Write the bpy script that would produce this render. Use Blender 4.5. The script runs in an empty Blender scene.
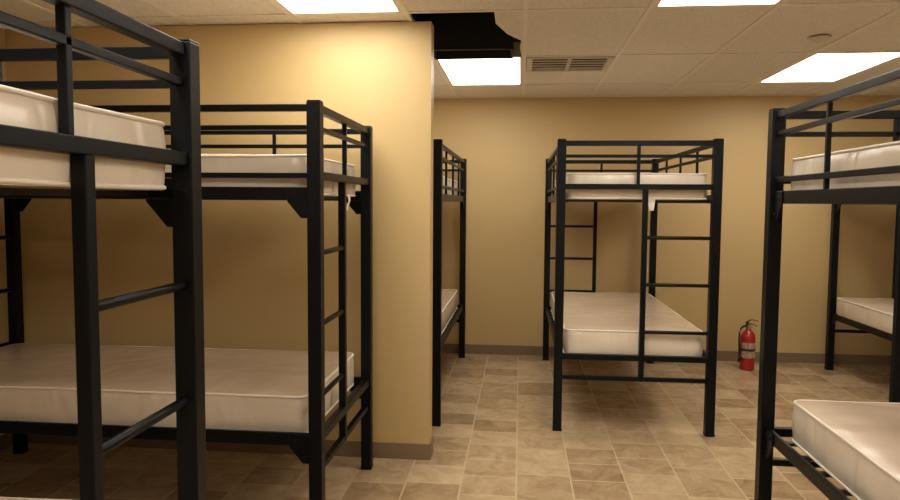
import bpy, bmesh, math
from mathutils import Vector, Matrix, noise

sc = bpy.context.scene
try:
    sc.view_settings.view_transform = 'Standard'
    sc.view_settings.look = 'None'
except Exception as e:
    print(e)

CEIL = 2.39
# ------------------------------------------------------------------ materials
def new_mat(name):
    m = bpy.data.materials.new(name); m.use_nodes = True
    nt = m.node_tree
    return m, nt, nt.nodes['Principled BSDF']

def N(nt, t, **kw):
    n = nt.nodes.new(t)
    for k, v in kw.items():
        setattr(n, k, v)
    return n

def simple(name, col, rough=0.5, metal=0.0, bump=0.0, scale=80, var=0.0, stretch=None, spec=None, dist=0.01, distortion=0.0, detail=4):
    m, nt, b = new_mat(name)
    b.inputs['Roughness'].default_value = rough
    b.inputs['Metallic'].default_value = metal
    if spec is not None: b.inputs['Specular IOR Level'].default_value = spec
    tc = N(nt, 'ShaderNodeTexCoord')
    nz = N(nt, 'ShaderNodeTexNoise')
    nz.inputs['Scale'].default_value = scale
    nz.inputs['Detail'].default_value = detail
    nz.inputs['Distortion'].default_value = distortion
    if stretch:
        mp = N(nt, 'ShaderNodeMapping'); mp.inputs['Scale'].default_value = stretch
        nt.links.new(tc.outputs['Object'], mp.inputs[0]); nt.links.new(mp.outputs[0], nz.inputs['Vector'])
    else:
        nt.links.new(tc.outputs['Object'], nz.inputs['Vector'])
    cr = N(nt, 'ShaderNodeValToRGB')
    cr.color_ramp.elements[0].position = 0.3; cr.color_ramp.elements[1].position = 0.7
    cr.color_ramp.elements[0].color = [c*(1-var) for c in col] + [1]
    cr.color_ramp.elements[1].color = [min(1, c*(1+var)) for c in col] + [1]
    nt.links.new(nz.outputs['Fac'], cr.inputs[0]); nt.links.new(cr.outputs[0], b.inputs['Base Color'])
    if bump > 0:
        bp = N(nt, 'ShaderNodeBump'); bp.inputs['Strength'].default_value = bump
        bp.inputs['Distance'].default_value = dist
        nt.links.new(nz.outputs['Fac'], bp.inputs['Height']); nt.links.new(bp.outputs[0], b.inputs['Normal'])
    return m

M_wall = simple('wall_paint', (0.53, 0.385, 0.182), 0.5, bump=0.06, scale=220, var=0.02)
M_base = simple('vinyl_baseboard', (0.20, 0.14, 0.09), 0.45, var=0.03)
M_metal = simple('black_powdercoat', (0.0018, 0.0030, 0.0052), 0.40, 0.0, bump=0.04, scale=400, var=0.1, spec=0.2)
M_slat = simple('slat_steel', (0.02, 0.02, 0.023), 0.45, 0.3)
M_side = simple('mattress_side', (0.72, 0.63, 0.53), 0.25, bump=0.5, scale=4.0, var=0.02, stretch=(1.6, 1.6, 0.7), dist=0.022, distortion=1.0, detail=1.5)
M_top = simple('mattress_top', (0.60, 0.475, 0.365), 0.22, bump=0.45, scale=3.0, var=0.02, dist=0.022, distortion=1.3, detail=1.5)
M_pipe = simple('mattress_piping', (0.80, 0.74, 0.66), 0.45)
M_tbar = simple('ceiling_tbar', (0.82, 0.79, 0.72), 0.5)
M_plen = simple('plenum_deck', (0.008, 0.008, 0.011), 0.8)
M_duct = simple('galvanised_duct', (0.02, 0.026, 0.036), 0.4, 0.6)
M_duct2 = simple('black_duct_liner', (0.006, 0.007, 0.010), 0.6)
M_red = simple('extinguisher_red', (0.36, 0.018, 0.014), 0.25)
M_blk = simple('black_rubber', (0.012, 0.012, 0.012), 0.5)
M_steel = simple('valve_steel', (0.35, 0.33, 0.30), 0.3, 0.9)
M_label = simple('extinguisher_label', (0.36, 0.26, 0.18), 0.5, var=0.6, scale=60)
M_vent = simple('vent_metal', (0.62, 0.58, 0.50), 0.5)
M_ventd = simple('vent_dark', (0.012, 0.011, 0.010), 0.7)
M_frame = simple('fixture_frame', (0.8, 0.76, 0.68), 0.45)

# ceiling tile
m, nt, b = new_mat('acoustic_tile'); M_tile = m
b.inputs['Roughness'].default_value = 0.9
tc = N(nt, 'ShaderNodeTexCoord')
n1 = N(nt, 'ShaderNodeTexNoise'); n1.inputs['Scale'].default_value = 90; n1.inputs['Detail'].default_value = 5
n2 = N(nt, 'ShaderNodeTexVoronoi'); n2.inputs['Scale'].default_value = 70
cr = N(nt, 'ShaderNodeValToRGB')
cr.color_ramp.elements[0].position = 0.35; cr.color_ramp.elements[0].color = (0.70, 0.67, 0.60, 1)
cr.color_ramp.elements[1].position = 0.6; cr.color_ramp.elements[1].color = (0.82, 0.79, 0.73, 1)
nt.links.new(tc.outputs['Object'], n1.inputs['Vector']); nt.links.new(tc.outputs['Object'], n2.inputs['Vector'])
nt.links.new(n1.outputs['Fac'], cr.inputs[0]); nt.links.new(cr.outputs[0], b.inputs['Base Color'])
bp = N(nt, 'ShaderNodeBump'); bp.inputs['Strength'].default_value = 0.3; bp.inputs['Distance'].default_value = 0.004
nt.links.new(n2.outputs['Distance'], bp.inputs['Height']); nt.links.new(bp.outputs[0], b.inputs['Normal'])

# floor: embossed stone-look vinyl
m, nt, b = new_mat('stone_vinyl_floor'); M_floor = m
tc = N(nt, 'ShaderNodeTexCoord')
def brick(scale, w, h, off, rot):
    mp = N(nt, 'ShaderNodeMapping'); mp.inputs['Rotation'].default_value = (0, 0, rot)
    nt.links.new(tc.outputs['Object'], mp.inputs[0])
    bk = N(nt, 'ShaderNodeTexBrick'); bk.offset = off; bk.squash = 1.6; bk.squash_frequency = 3
    bk.inputs['Scale'].default_value = scale
    bk.inputs['Brick Width'].default_value = w; bk.inputs['Row Height'].default_value = h
    bk.inputs['Mortar Size'].default_value = 0.006; bk.inputs['Mortar Smooth'].default_value = 0.5
    bk.inputs['Color1'].default_value = (0, 0, 0, 1); bk.inputs['Color2'].default_value = (1, 1, 1, 1)
    bk.inputs['Mortar'].default_value = (0.5, 0.5, 0.5, 1)
    nt.links.new(mp.outputs[0], bk.inputs['Vector'])
    return bk
bk = brick(1.0, 0.24, 0.28, 0.5, math.pi/2)
nz = N(nt, 'ShaderNodeTexNoise'); nz.inputs['Scale'].default_value = 7; nz.inputs['Detail'].default_value = 9; nz.inputs['Roughness'].default_value = 0.72; nz.inputs['Distortion'].default_value = 0.8
nt.links.new(tc.outputs['Object'], nz.inputs['Vector'])
mx = N(nt, 'ShaderNodeMixRGB'); mx.inputs[0].default_value = 0.74
nt.links.new(bk.outputs['Color'], mx.inputs[1]); nt.links.new(nz.outputs['Fac'], mx.inputs[2])
cr = N(nt, 'ShaderNodeValToRGB')
cr.color_ramp.elements[0].position = 0.25; cr.color_ramp.elements[0].color = (0.235, 0.145, 0.078, 1)
cr.color_ramp.elements[1].position = 0.71; cr.color_ramp.elements[1].color = (0.57, 0.435, 0.285, 1)
e = cr.color_ramp.elements.new(0.47); e.color = (0.395, 0.280, 0.170, 1)
nt.links.new(mx.outputs[0], cr.inputs[0])
mx2 = N(nt, 'ShaderNodeMixRGB'); mx2.inputs[2].default_value = (0.58, 0.47, 0.33, 1)
mul = N(nt, 'ShaderNodeMath', operation='MULTIPLY'); mul.inputs[1].default_value = 0.6
nt.links.new(bk.outputs['Fac'], mul.inputs[0]); nt.links.new(mul.outputs[0], mx2.inputs[0])
nt.links.new(cr.outputs[0], mx2.inputs[1]); nt.links.new(mx2.outputs[0], b.inputs['Base Color'])
b.inputs['Roughness'].default_value = 0.21
bp = N(nt, 'ShaderNodeBump'); bp.inputs['Strength'].default_value = 0.25; bp.inputs['Distance'].default_value = 0.006
nt.links.new(nz.outputs['Fac'], bp.inputs['Height']); nt.links.new(bp.outputs[0], b.inputs['Normal'])

# light lens
m = bpy.data.materials.new('fixture_lens'); m.use_nodes = True; M_lens = m
nt = m.node_tree; nt.nodes.clear()
em = N(nt, 'ShaderNodeEmission'); em.inputs[0].default_value = (1.0, 0.915, 0.765, 1); em.inputs[1].default_value = 13.4
out = N(nt, 'ShaderNodeOutputMaterial'); nt.links.new(em.outputs[0], out.inputs[0])

# ------------------------------------------------------------------ mesh helpers
def box(bm, x0, x1, y0, y1, z0, z1, mi=0):
    vs = [bm.verts.new((x, y, z)) for x in (x0, x1) for y in (y0, y1) for z in (z0, z1)]
    idx = [(0,1,3,2),(4,6,7,5),(0,4,5,1),(2,3,7,6),(0,2,6,4),(1,5,7,3)]
    for f in idx:
        fc = bm.faces.new([vs[i] for i in f]); fc.material_index = mi

def tube(bm, pts, r, seg=10, closed=False, mi=0, cap=True):
    pts = [Vector(p) for p in pts]; n = len(pts); rings = []
    for i, p in enumerate(pts):
        if closed:
            d = pts[(i+1) % n] - pts[i-1]
        else:
            d = pts[min(i+1, n-1)] - pts[max(i-1, 0)]
        d.normalize()
        up = Vector((0, 0, 1)) if abs(d.z) < 0.9 else Vector((1, 0, 0))
        a = d.cross(up).normalized(); c = a.cross(d).normalized()
        rings.append([bm.verts.new(p + a*(r*math.cos(t)) + c*(r*math.sin(t))) for t in [2*math.pi*k/seg for k in range(seg)]])
    rng = range(n) if closed else range(n-1)
    for i in rng:
        A, B = rings[i], rings[(i+1) % n]
        for k in range(seg):
            f = bm.faces.new([A[k], A[(k+1) % seg], B[(k+1) % seg], B[k]]); f.material_index = mi; f.smooth = True
    if not closed and cap:
        f = bm.faces.new(rings[0]); f.material_index = mi
        f = bm.faces.new(rings[-1]); f.material_index = mi

def lathe(bm, prof, cx=0, cy=0, seg=28, mi=0):
    rings = []
    for r, z in prof:
        rings.append([bm.verts.new((cx+r*math.cos(2*math.pi*k/seg), cy+r*math.sin(2*math.pi*k/seg), z)) for k in range(seg)])
    for A, B in zip(rings[:-1], rings[1:]):
        for k in range(seg):
            f = bm.faces.new([A[k], A[(k+1) % seg], B[(k+1) % seg], B[k]]); f.material_index = mi; f.smooth = True
    f = bm.faces.new(rings[0]); f.material_index = mi
    f = bm.faces.new(rings[-1]); f.material_index = mi

def finish(bm, name, mats, parent=None, bevel=0.0, recalc=True):
    if recalc:
        bmesh.ops.recalc_face_normals(bm, faces=bm.faces)
    me = bpy.data.meshes.new(name); bm.to_mesh(me); bm.free()
    for mm in mats: me.materials.append(mm)
    ob = bpy.data.objects.new(name, me); sc.collection.objects.link(ob)
    if parent: ob.parent = parent
    if bevel > 0:
        md = ob.modifiers.new('bevel', 'BEVEL'); md.width = bevel; md.segments = 2
        md.limit_method = 'ANGLE'; md.angle_limit = math.radians(50)
    return ob

def empty(name, loc, rz=0):
    e = bpy.data.objects.new(name, None); e.location = loc; e.rotation_euler = (0, 0, rz)
    e.empty_display_size = 0.2
    sc.collection.objects.link(e); return e

# ------------------------------------------------------------------ room shell
XL, XR, YB, YF = -2.92, 3.95, 6.58, -2.6
TOP = 3.05
PX, PY0, PY1 = -0.484, 3.80, 3.92
def shell(name, args, mat):
    bm = bmesh.new(); box(bm, *args); return finish(bm, name, [mat])
shell('floor', (XL-0.1, XR+0.1, YF-0.1, YB+0.1, -0.08, 0.0), M_floor)
shell('wall_back', (XL, XR, YB, YB+0.1, 0, TOP), M_wall)
shell('wall_left', (XL-0.1, XL, YF-0.1, YB+0.1, 0, TOP), M_wall)
shell('wall_right', (XR, XR+0.1, YF-0.1, YB+0.1, 0, TOP), M_wall)
shell('wall_front', (XL, XR, YF-0.1, YF, 0, TOP), M_wall)
shell('wall_partition', (XL, PX, PY0, PY1, 0, CEIL), M_wall)
shell('roof_deck', (XL-0.1, XR+0.1, YF-0.1, YB+0.1, TOP, TOP+0.08), M_plen)
BH, BT = 0.09, 0.008
def bboard(name, segs):
    bm = bmesh.new()
    for s in segs: box(bm, *s, 0, BH)
    finish(bm, name, [M_base], bevel=0.003)
bboard('baseboard_back', [(XL, XR, YB-BT, YB)])
bboard('baseboard_left', [(XL, XL+BT, YF, PY0-BT)])
bboard('baseboard_right', [(XR-BT, XR, YF, YB-BT)])
bboard('baseboard_front', [(XL+BT, XR-BT, YF, YF+BT)])
bboard('baseboard_partition', [(XL, PX+BT, PY0-BT, PY0), (PX, PX+BT, PY0, PY1), (XL, PX+BT, PY1, PY1+BT)])

# ceiling grid
GX = 0.61; GY = 1.13; OX = 0.015
xs = [XL] + [OX+GX*k for k in range(-4, 7)] + [XR]
ys = [4.76 - GY*k for k in range(6, -1, -1)] + [5.89, YB]
ys = [YF] + [y for y in ys if y > YF+0.05]
lights = [(-1.22, 2.50), (0.61, 2.50), (-0.61, 4.76), (1.83, 4.76), (-1.22, 0.24), (0.61, 0.24), (-1.22, -2.02), (1.22, -2.02), (3.05, 2.50), (2.44, 0.24), (-2.44, 4.76)]  # visible fixtures first; the rest are unseen extras added to brighten the room
lights = [(x+OX, y) for x, y in lights]
hole = (OX-0.61, 3.63); vent = (OX, 4.76)
def near(a, b): return abs(a[0]-b[0]) < 0.05 and abs(a[1]-b[1]) < 0.05
bm = bmesh.new()
for i in range(len(xs)-1):
    for j in range(len(ys)-1):
        c = (xs[i], ys[j])
        if any(near(c, l) for l in lights) or near(c, hole): continue
        if near(c, vent):
            box(bm, xs[i], xs[i+1], 5.30, ys[j+1], CEIL+0.006, CEIL+0.02, 0); continue
        box(bm, xs[i], xs[i+1], ys[j], ys[j+1], CEIL+0.006, CEIL+0.02, 0)
for x in xs[1:-1]:
    box(bm, x-0.012, x+0.012, YF, YB, CEIL, CEIL+0.0055, 1)
    box(bm, x-0.002, x+0.002, YF, YB, CEIL+0.0055, CEIL+0.04, 1)
for y in ys[1:-1]:
    box(bm, XL, XR, y-0.012, y+0.012, CEIL-0.0003, CEIL+0.0052, 1)
box(bm, OX, OX+GX, 5.29, 5.31, CEIL-0.0003, CEIL+0.005, 1)
box(bm, XL, XR, YB-0.02, YB, CEIL-0.001, CEIL+0.005, 1)
box(bm, XL, XL+0.02, YF, YB, CEIL-0.001, CEIL+0.005, 1)
box(bm, XR-0.02, XR, YF, YB, CEIL-0.001, CEIL+0.005, 1)
# broken remnant of the missing tile
poly = [(-0.16, 3.64), (0, 3.64), (0, 4.75), (-0.02, 4.75), (-0.03, 4.5), (-0.02, 4.32), (-0.10, 4.15), (-0.16, 3.9)]
lo = [bm.verts.new((x+OX, y, CEIL+0.006)) for x, y in poly]; hi = [bm.verts.new((x+OX, y, CEIL+0.02)) for x, y in poly]
bm.faces.new(lo); bm.faces.new(hi[::-1])
for k in range(len(poly)):
    bm.faces.new([lo[k], lo[(k+1) % len(poly)], hi[(k+1) % len(poly)], hi[k]])
finish(bm, 'ceiling', [M_tile, M_tbar])

# services above the ceiling, seen through the missing tile
bm = bmesh.new()
box(bm, -1.4, 1.0, 4.30, 4.50, 2.64, 2.88, 0)
for x in (-1.2, -0.6, -0.33, 0.0, 0.6): box(bm, x-0.012, x+0.012, 4.29, 4.51, 2.63, 2.89, 0)
finish(bm, 'air_duct', [M_duct])
# black lined supply box that drops into the open bay
bm = bmesh.new()
x0, x1, y0, y1, z0, z1 = -0.575, -0.06, 4.44, 4.73, 2.372, 2.60
t = 0.012
box(bm, x0, x1, y0, y0+t, z0, z1); box(bm, x0, x1, y1-t, y1, z0, z1)
box(bm, x0, x0+t, y0+t, y1-t, z0, z1); box(bm, x1-t, x1, y0+t, y1-t, z0, z1)
box(bm, x0, x1, y0, y1, z1-t, z1)
box(bm, x0-0.01, x1+0.01, y0-0.01, y0, z0, z0+0.012); 
finish(bm, 'duct_box', [M_duct2], bevel=0.003)
bm = bmesh.new(); tube(bm, [(-1.6, 3.95, 2.66), (1.2, 3.98, 2.66)], 0.022); finish(bm, 'conduit_pipe', [M_duct])

# light fixtures (recessed troffers), plus added unseen fill lights of the same build
for (x, y) in lights:
    x0, x1, y0, y1 = x+0.013, x+GX-0.013, y+0.013, y+GY-0.013
    e = empty('ceiling_or_fill_light', ((x0+x1)/2, (y0+y1)/2, CEIL))
    hx, hy = (x1-x0)/2, (y1-y0)/2
    bm = bmesh.new(); w = 0.018
    box(bm, -hx, hx, -hy, -hy+w, 0.0, 0.02); box(bm, -hx, hx, hy-w, hy, 0.0, 0.02)
    box(bm, -hx, -hx+w, -hy+w, hy-w, 0.0, 0.02); box(bm, hx-w, hx, -hy+w, hy-w, 0.0, 0.02)
    box(bm, -hx, hx, -hy, hy, 0.02, 0.10)
    finish(bm, 'housing', [M_frame], e)
    bm = bmesh.new(); box(bm, -hx+w, hx-w, -hy+w, hy-w, 0.008, 0.019); finish(bm, 'lens', [M_lens], e)

# supply vent
e = empty('air_vent', (OX+GX/2, 5.03, CEIL))
bm = bmesh.new(); hx, hy = 0.29, 0.25; w = 0.04
box(bm, -hx, hx, -hy, -hy+w, -0.006, 0.02); box(bm, -hx, hx, hy-w, hy, -0.006, 0.02)
box(bm, -hx, -hx+w, -hy+w, hy-w, -0.006, 0.02); box(bm, hx-w, hx, -hy+w, hy-w, -0.006, 0.02)
for k in range(1, 5):
    yy = -hy+w+(2*hy-2*w)*k/5
    box(bm, -hx+w, hx-w, yy-0.011, yy+0.011, -0.004, 0.000)
box(bm, -0.012, 0.012, -hy+w, hy-w, -0.005, 0.006)
finish(bm, 'grille', [M_vent], e)
bm = bmesh.new(); box(bm, -hx, hx, -hy, hy, 0.03, 0.10)
box(bm, -hx+w, hx-w, -hy+w, hy-w, 0.010, 0.03); finish(bm, 'duct_boot', [M_ventd], e)

# small detector on ceiling
bm = bmesh.new(); lathe(bm, [(0.06, CEIL-0.001), (0.062, CEIL-0.006), (0.045, CEIL-0.022), (0.02, CEIL-0.028)], 1.70, 4.32)
finish(bm, 'smoke_detector', [M_vent])

# ------------------------------------------------------------------ bunk beds
L, W, H = 1.99, 0.93, 1.82
P = 0.054
def mattress(name, parent, cx, cy, z0, h, lx=1.90, wy=0.85, seed=0, dz=0.0):
    bm = bmesh.new()
    nx, ny, nzz = 60, 30, 8
    a, bq, c = lx/2, wy/2, h/2
    vd = {}
    def V(i, j, k):
        key = (i, j, k)
        if key not in vd:
            vd[key] = bm.verts.new((-a+2*a*i/nx, -bq+2*bq*j/ny, -c+2*c*k/nzz))
        return vd[key]
    for i in range(nx):
        for j in range(ny):
            f = bm.faces.new([V(i,j,0),V(i,j+1,0),V(i+1,j+1,0),V(i+1,j,0)]); f.material_index = 1
            f = bm.faces.new([V(i,j,nzz),V(i+1,j,nzz),V(i+1,j+1,nzz),V(i,j+1,nzz)]); f.material_index = 1
    for i in range(nx):
        for k in range(nzz):
            bm.faces.new([V(i,0,k),V(i+1,0,k),V(i+1,0,k+1),V(i,0,k+1)])
            bm.faces.new([V(i,ny,k),V(i,ny,k+1),V(i+1,ny,k+1),V(i+1,ny,k)])
    for j in range(ny):
        for k in range(nzz):
            bm.faces.new([V(0,j,k),V(0,j,k+1),V(0,j+1,k+1),V(0,j+1,k)])
            bm.faces.new([V(nx,j,k),V(nx,j+1,k),V(nx,j+1,k+1),V(nx,j,k+1)])
    R = 0.045
    for v in bm.verts:
        p = v.co.copy()
        q = Vector((max(-a+R, min(a-R, p.x)), max(-bq+R, min(bq-R, p.y)), 0))
        d = Vector((p.x-q.x, p.y-q.y, 0))
        if d.length > 1e-6 and abs(p.x) > a-R and abs(p.y) > bq-R:
            m_ = max(abs(d.x), abs(d.y)); d = d.normalized()*m_
            p.x, p.y = q.x+d.x, q.y+d.y
        side = (abs(v.co.x) > a-1e-5) or (abs(v.co.y) > bq-1e-5)
        t = abs(v.co.z)/c
        if side:
            bulge = 0.006*(1-t*t) - 0.003*t**8
            nrm = Vector((p.x/a if abs(v.co.x) > a-1e-5 else 0, p.y/bq if abs(v.co.y) > bq-1e-5 else 0, 0)).normalized()
            w_ = noise.noise(Vector((p.x*5+seed, p.y*5, p.z*9)))*0.006*(1-t*t)
            p += nrm*(bulge+w_)
        if t > 0.999:
            ex = 1-abs(v.co.x/a)**10; ey = 1-abs(v.co.y/bq)**10
            s = 1 if v.co.z > 0 else -0.25
            wr = noise.noise(Vector((p.x*2.2+seed, p.y*2.6, 0)))*0.010 + noise.noise(Vector((p.x*9, p.y*5+seed, 3)))*0.003
            p.z += s*ex*ey*(0.008+wr)
        v.co = p
    for f in bm.faces: f.smooth = True
    for e_ in bm.edges:
        if len(e_.link_faces) == 2 and e_.link_faces[0].material_index != e_.link_faces[1].material_index:
            e_.smooth = False
    for zz in (c-0.004, -c+0.006):
        pts = []
        aa, bb = a-0.0005, bq-0.0005
        for (sx, sy, t0) in ((1, 1, 0), (-1, 1, 90), (-1, -1, 180), (1, -1, 270)):
            for kk in range(7):
                th = math.radians(t0+90*kk/6)
                pts.append((sx*(aa-R)+R*math.cos(th), sy*(bb-R)+R*math.sin(th), zz))
        dense = []
        for q in range(len(pts)):
            A = Vector(pts[q]); B = Vector(pts[(q+1) % len(pts)]); n = max(1, int((B-A).length/0.05))
            for r_ in range(n):
                pp = A.lerp(B, r_/n); pp.z += noise.noise(Vector((pp.x*4+seed, pp.y*4, zz)))*0.003
                dense.append(pp)
        tube(bm, dense, 0.0055, 8, closed=True, mi=2)
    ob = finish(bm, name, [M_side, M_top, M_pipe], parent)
    ob.location = (cx, cy, z0+c)
    return ob

def bunk(loc, rz, lad_pos, lad_neg, lw=0.42, mlow=(0, 0), mup=(0, 0), seed=0, tag=None, hlow=0.165):
    e = empty('bunk_bed', loc, rz)
    hx, hy, p = L/2, W/2, P/2
    bm = bmesh.new()
    for sx in (-1, 1):
        for sy in (-1, 1):
            box(bm, sx*hx-p, sx*hx+p, sy*hy-p, sy*hy+p, 0.006, H-0.006)
            box(bm, sx*hx-p-0.002, sx*hx+p+0.002, sy*hy-p-0.002, sy*hy+p+0.002, 0, 0.02)
            box(bm, sx*hx-p+0.001, sx*hx+p-0.001, sy*hy-p+0.001, sy*hy+p-0.001, H-0.006, H)
    iy, ix = hy-p, hx-p
    for sx, ls in ((1, lad_pos), (-1, lad_neg)):
        x = sx*hx
        box(bm, x-0.016, x+0.016, -iy, iy, 1.778, 1.810)       # top
        box(bm, x-0.010, x+0.010, -iy, iy, 1.706, 1.726)       # mid guard
        box(bm, x-0.017, x+0.017, -iy, iy, 1.514, 1.547)       # upper bunk end beam
        box(bm, x-0.010, x+0.010, -0.010, 0.010, 1.547, 1.778) # centre upright
        box(bm, x-0.017, x+0.017, -iy, iy, 0.455, 0.490)       # lower bunk end beam
        box(bm, x-0.013, x+0.013, -iy, iy, 0.327, 0.353)       # stretcher
        yl = ls*(hy-lw)
        box(bm, x-0.016, x+0.016, yl-0.016, yl+0.016, 0.327, 1.514)
        for z in (1.22, 0.93, 0.636):
            y0, y1 = sorted((yl+ls*0.016, ls*iy))
            tube(bm, [(x, y0, z), (x, y1, z)], 0.0115, 12)
    for sy in (-1, 1):
        y = sy*hy
        box(bm, -ix, ix, y-0.012, y+0.012, 1.778, 1.806)
        box(bm, -ix, ix, y-0.009, y+0.009, 1.706, 1.726)
        box(bm, -ix, ix, y-0.009, y+0.009, 1.519, 1.540)
        for x in (-0.5, 0.0, 0.5):
            box(bm, x-0.009, x+0.009, y-0.008, y+0.008, 1.480, 1.778)
        for zc in (1.432, 0.445):
            y0, y1 = (y-0.012, y+0.004) if sy > 0 else (y-0.004, y+0.012)
            box(bm, -ix, ix, y0, y1, zc, zc+0.052)
            ya, yb = sorted((y-sy*0.004, y-sy*0.045))
            box(bm, -ix, ix, ya, yb, zc, zc+0.006)
            for sx in (-1, 1):
                xa = sx*ix
                pr = [(xa, zc+0.05), (xa-sx*0.085, zc+0.05), (xa-sx*0.085, zc-0.005), (xa-sx*0.03, zc-0.07), (xa, zc-0.07)]
                yo = y+sy*0.004
                A = [bm.verts.new((q[0], yo, q[1])) for q in pr]; B = [bm.verts.new((q[0], yo+sy*0.006, q[1])) for q in pr]
                bm.faces.new(A); bm.faces.new(B[::-1])
                for k in range(5): bm.faces.new([A[k], A[(k+1) % 5], B[(k+1) % 5], B[k]])
                for (bx, bz) in ((xa-sx*0.06, zc+0.025), (xa-sx*0.018, zc-0.045)):
                    tube(bm, [(bx, yo+sy*0.006, bz), (bx, yo+sy*0.012, bz)], 0.008, 6)
    finish(bm, 'frame', [M_metal], e, bevel=0.003)
    bm = bmesh.new()
    for zc in (1.438, 0.451):
        for k in range(12):
            x = -ix+0.08+(2*ix-0.16)*k/11
            box(bm, x-0.014, x+0.014, -hy+0.014, hy-0.014, zc, zc+0.012)
    finish(bm, 'slats', [M_slat], e)
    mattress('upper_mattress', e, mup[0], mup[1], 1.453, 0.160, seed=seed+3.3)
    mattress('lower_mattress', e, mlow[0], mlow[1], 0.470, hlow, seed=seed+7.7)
    if tag:
        tx, ty, ax = tag
        bm = bmesh.new(); g = []
        for k in range(7):
            z = 1.46 - 0.075*k/6; o = 0.006*math.sin(k*0.9)
            row = []
            for s in (-0.025, 0, 0.025):
                pt = (tx+s, ty+o+abs(s)*0.1, z) if ax else (tx+o+abs(s)*0.1, ty+s*(1-0.08*k), z)
                row.append(bm.verts.new(pt))
            g.append(row)
        for k in range(6):
            for s in range(2): bm.faces.new([g[k][s], g[k][s+1], g[k+1][s+1], g[k+1][s]])
        finish(bm, 'mattress_tag', [M_pipe], e)
    return e

hp = math.pi/2
b2 = bunk((-0.80-L/2, 3.64-W/2, 0), 0, -1, 1, lw=0.42, mlow=(-0.01, 0), seed=1, tag=(0.955, 0.22, False))
b1 = bunk((-0.827-L/2, 1.69-W/2, 0), 0, 1, -1, lw=0.42, mup=(0.025, 0), mlow=(0, 0.022), hlow=0.182, seed=2)
b3 = bunk((-0.515-W/2, 4.41+L/2, 0), hp, 1, -1, seed=3)
b4 = bunk((0.25+W/2, 4.41+L/2, 0), hp, 1, -1, mlow=(-0.015, 0), seed=4, tag=(-0.955, -0.09, False))
b5 = bunk((1.045+W/2, 3.04-L/2, 0), hp, -1, 1, mlow=(-0.045, -0.025), seed=5)
b6 = bunk((2.69+W/2, 6.34-L/2, 0), hp, -1, 1, mlow=(0, 0.03), seed=6)

# ------------------------------------------------------------------ fire extinguisher
e = empty('fire_extinguisher', (1.975, 6.25, 0))
bm = bmesh.new()
lathe(bm, [(0.050, 0.0), (0.058, 0.004), (0.060, 0.015), (0.060, 0.28), (0.056, 0.305), (0.044, 0.328), (0.028, 0.342), (0.020, 0.350), (0.020, 0.358)])
finish(bm, 'cylinder', [M_red], e)
bm = bmesh.new()
ang = [math.radians(200+ k*8) for k in range(18)]
for A, B in zip(ang[:-1], ang[1:]):
    r = 0.0608
    vs = [bm.verts.new((r*math.cos(t), r*math.sin(t), z)) for t, z in ((A, 0.11), (B, 0.11), (B, 0.24), (A, 0.24))]
    bm.faces.new(vs)
finish(bm, 'label', [M_label], e)
bm = bmesh.new()
lathe(bm, [(0.022, 0.358), (0.022, 0.372), (0.015, 0.374), (0.015, 0.395)])
tube(bm, [(0.0, -0.012, 0.383), (0.0, -0.034, 0.383)], 0.016, 14)
finish(bm, 'valve', [M_steel], e)
bm = bmesh.new()
def strip(pts, w, t):
    for A, B in zip(pts[:-1], pts[1:]):
        vs = []
        for (x, z) in (A, B):
            for yy in (-w, w):
                for dz in (0, t): vs.append(bm.verts.new((x, yy, z+dz)))
        for f in [(0,1,3,2),(4,6,7,5),(0,4,5,1),(2,3,7,6),(0,2,6,4),(1,5,7,3)]: bm.faces.new([vs[i] for i in f])
strip([(-0.018, 0.392), (0.02, 0.396), (0.05, 0.388), (0.075, 0.372)], 0.010, 0.007)
strip([(-0.012, 0.412), (0.02, 0.432), (0.05, 0.430), (0.08, 0.420)], 0.010, 0.007)
box(bm, -0.02, 0.0, -0.009, 0.009, 0.388, 0.42)
hose = [(-0.015, 0, 0.382), (-0.04, -0.005, 0.38), (-0.065, -0.01, 0.36), (-0.076, -0.012, 0.32), (-0.076, -0.012, 0.25), (-0.073, -0.012, 0.18), (-0.072, -0.012, 0.12)]
tube(bm, hose, 0.0085, 10)
tube(bm, [(-0.072, -0.012, 0.13), (-0.072, -0.012, 0.07)], 0.012, 10)
lathe(bm, [(0.0615, 0.17), (0.063, 0.171), (0.063, 0.188), (0.0615, 0.189)])
finish(bm, 'handle_and_hose', [M_blk], e)

# ------------------------------------------------------------------ world + camera
w = bpy.data.worlds.new('world'); sc.world = w; w.use_nodes = True
w.node_tree.nodes['Background'].inputs[0].default_value = (0.02, 0.018, 0.015, 1)

cam = bpy.data.cameras.new('camera'); co = bpy.data.objects.new('camera', cam); sc.collection.objects.link(co)
cam.sensor_width = 36; cam.lens = 705/900*36; cam.clip_start = 0.02
co.location = (0, 0, 1.43)
co.rotation_euler = (math.radians(90-3.9), math.radians(-0.4), math.radians(5.67))
sc.camera = co
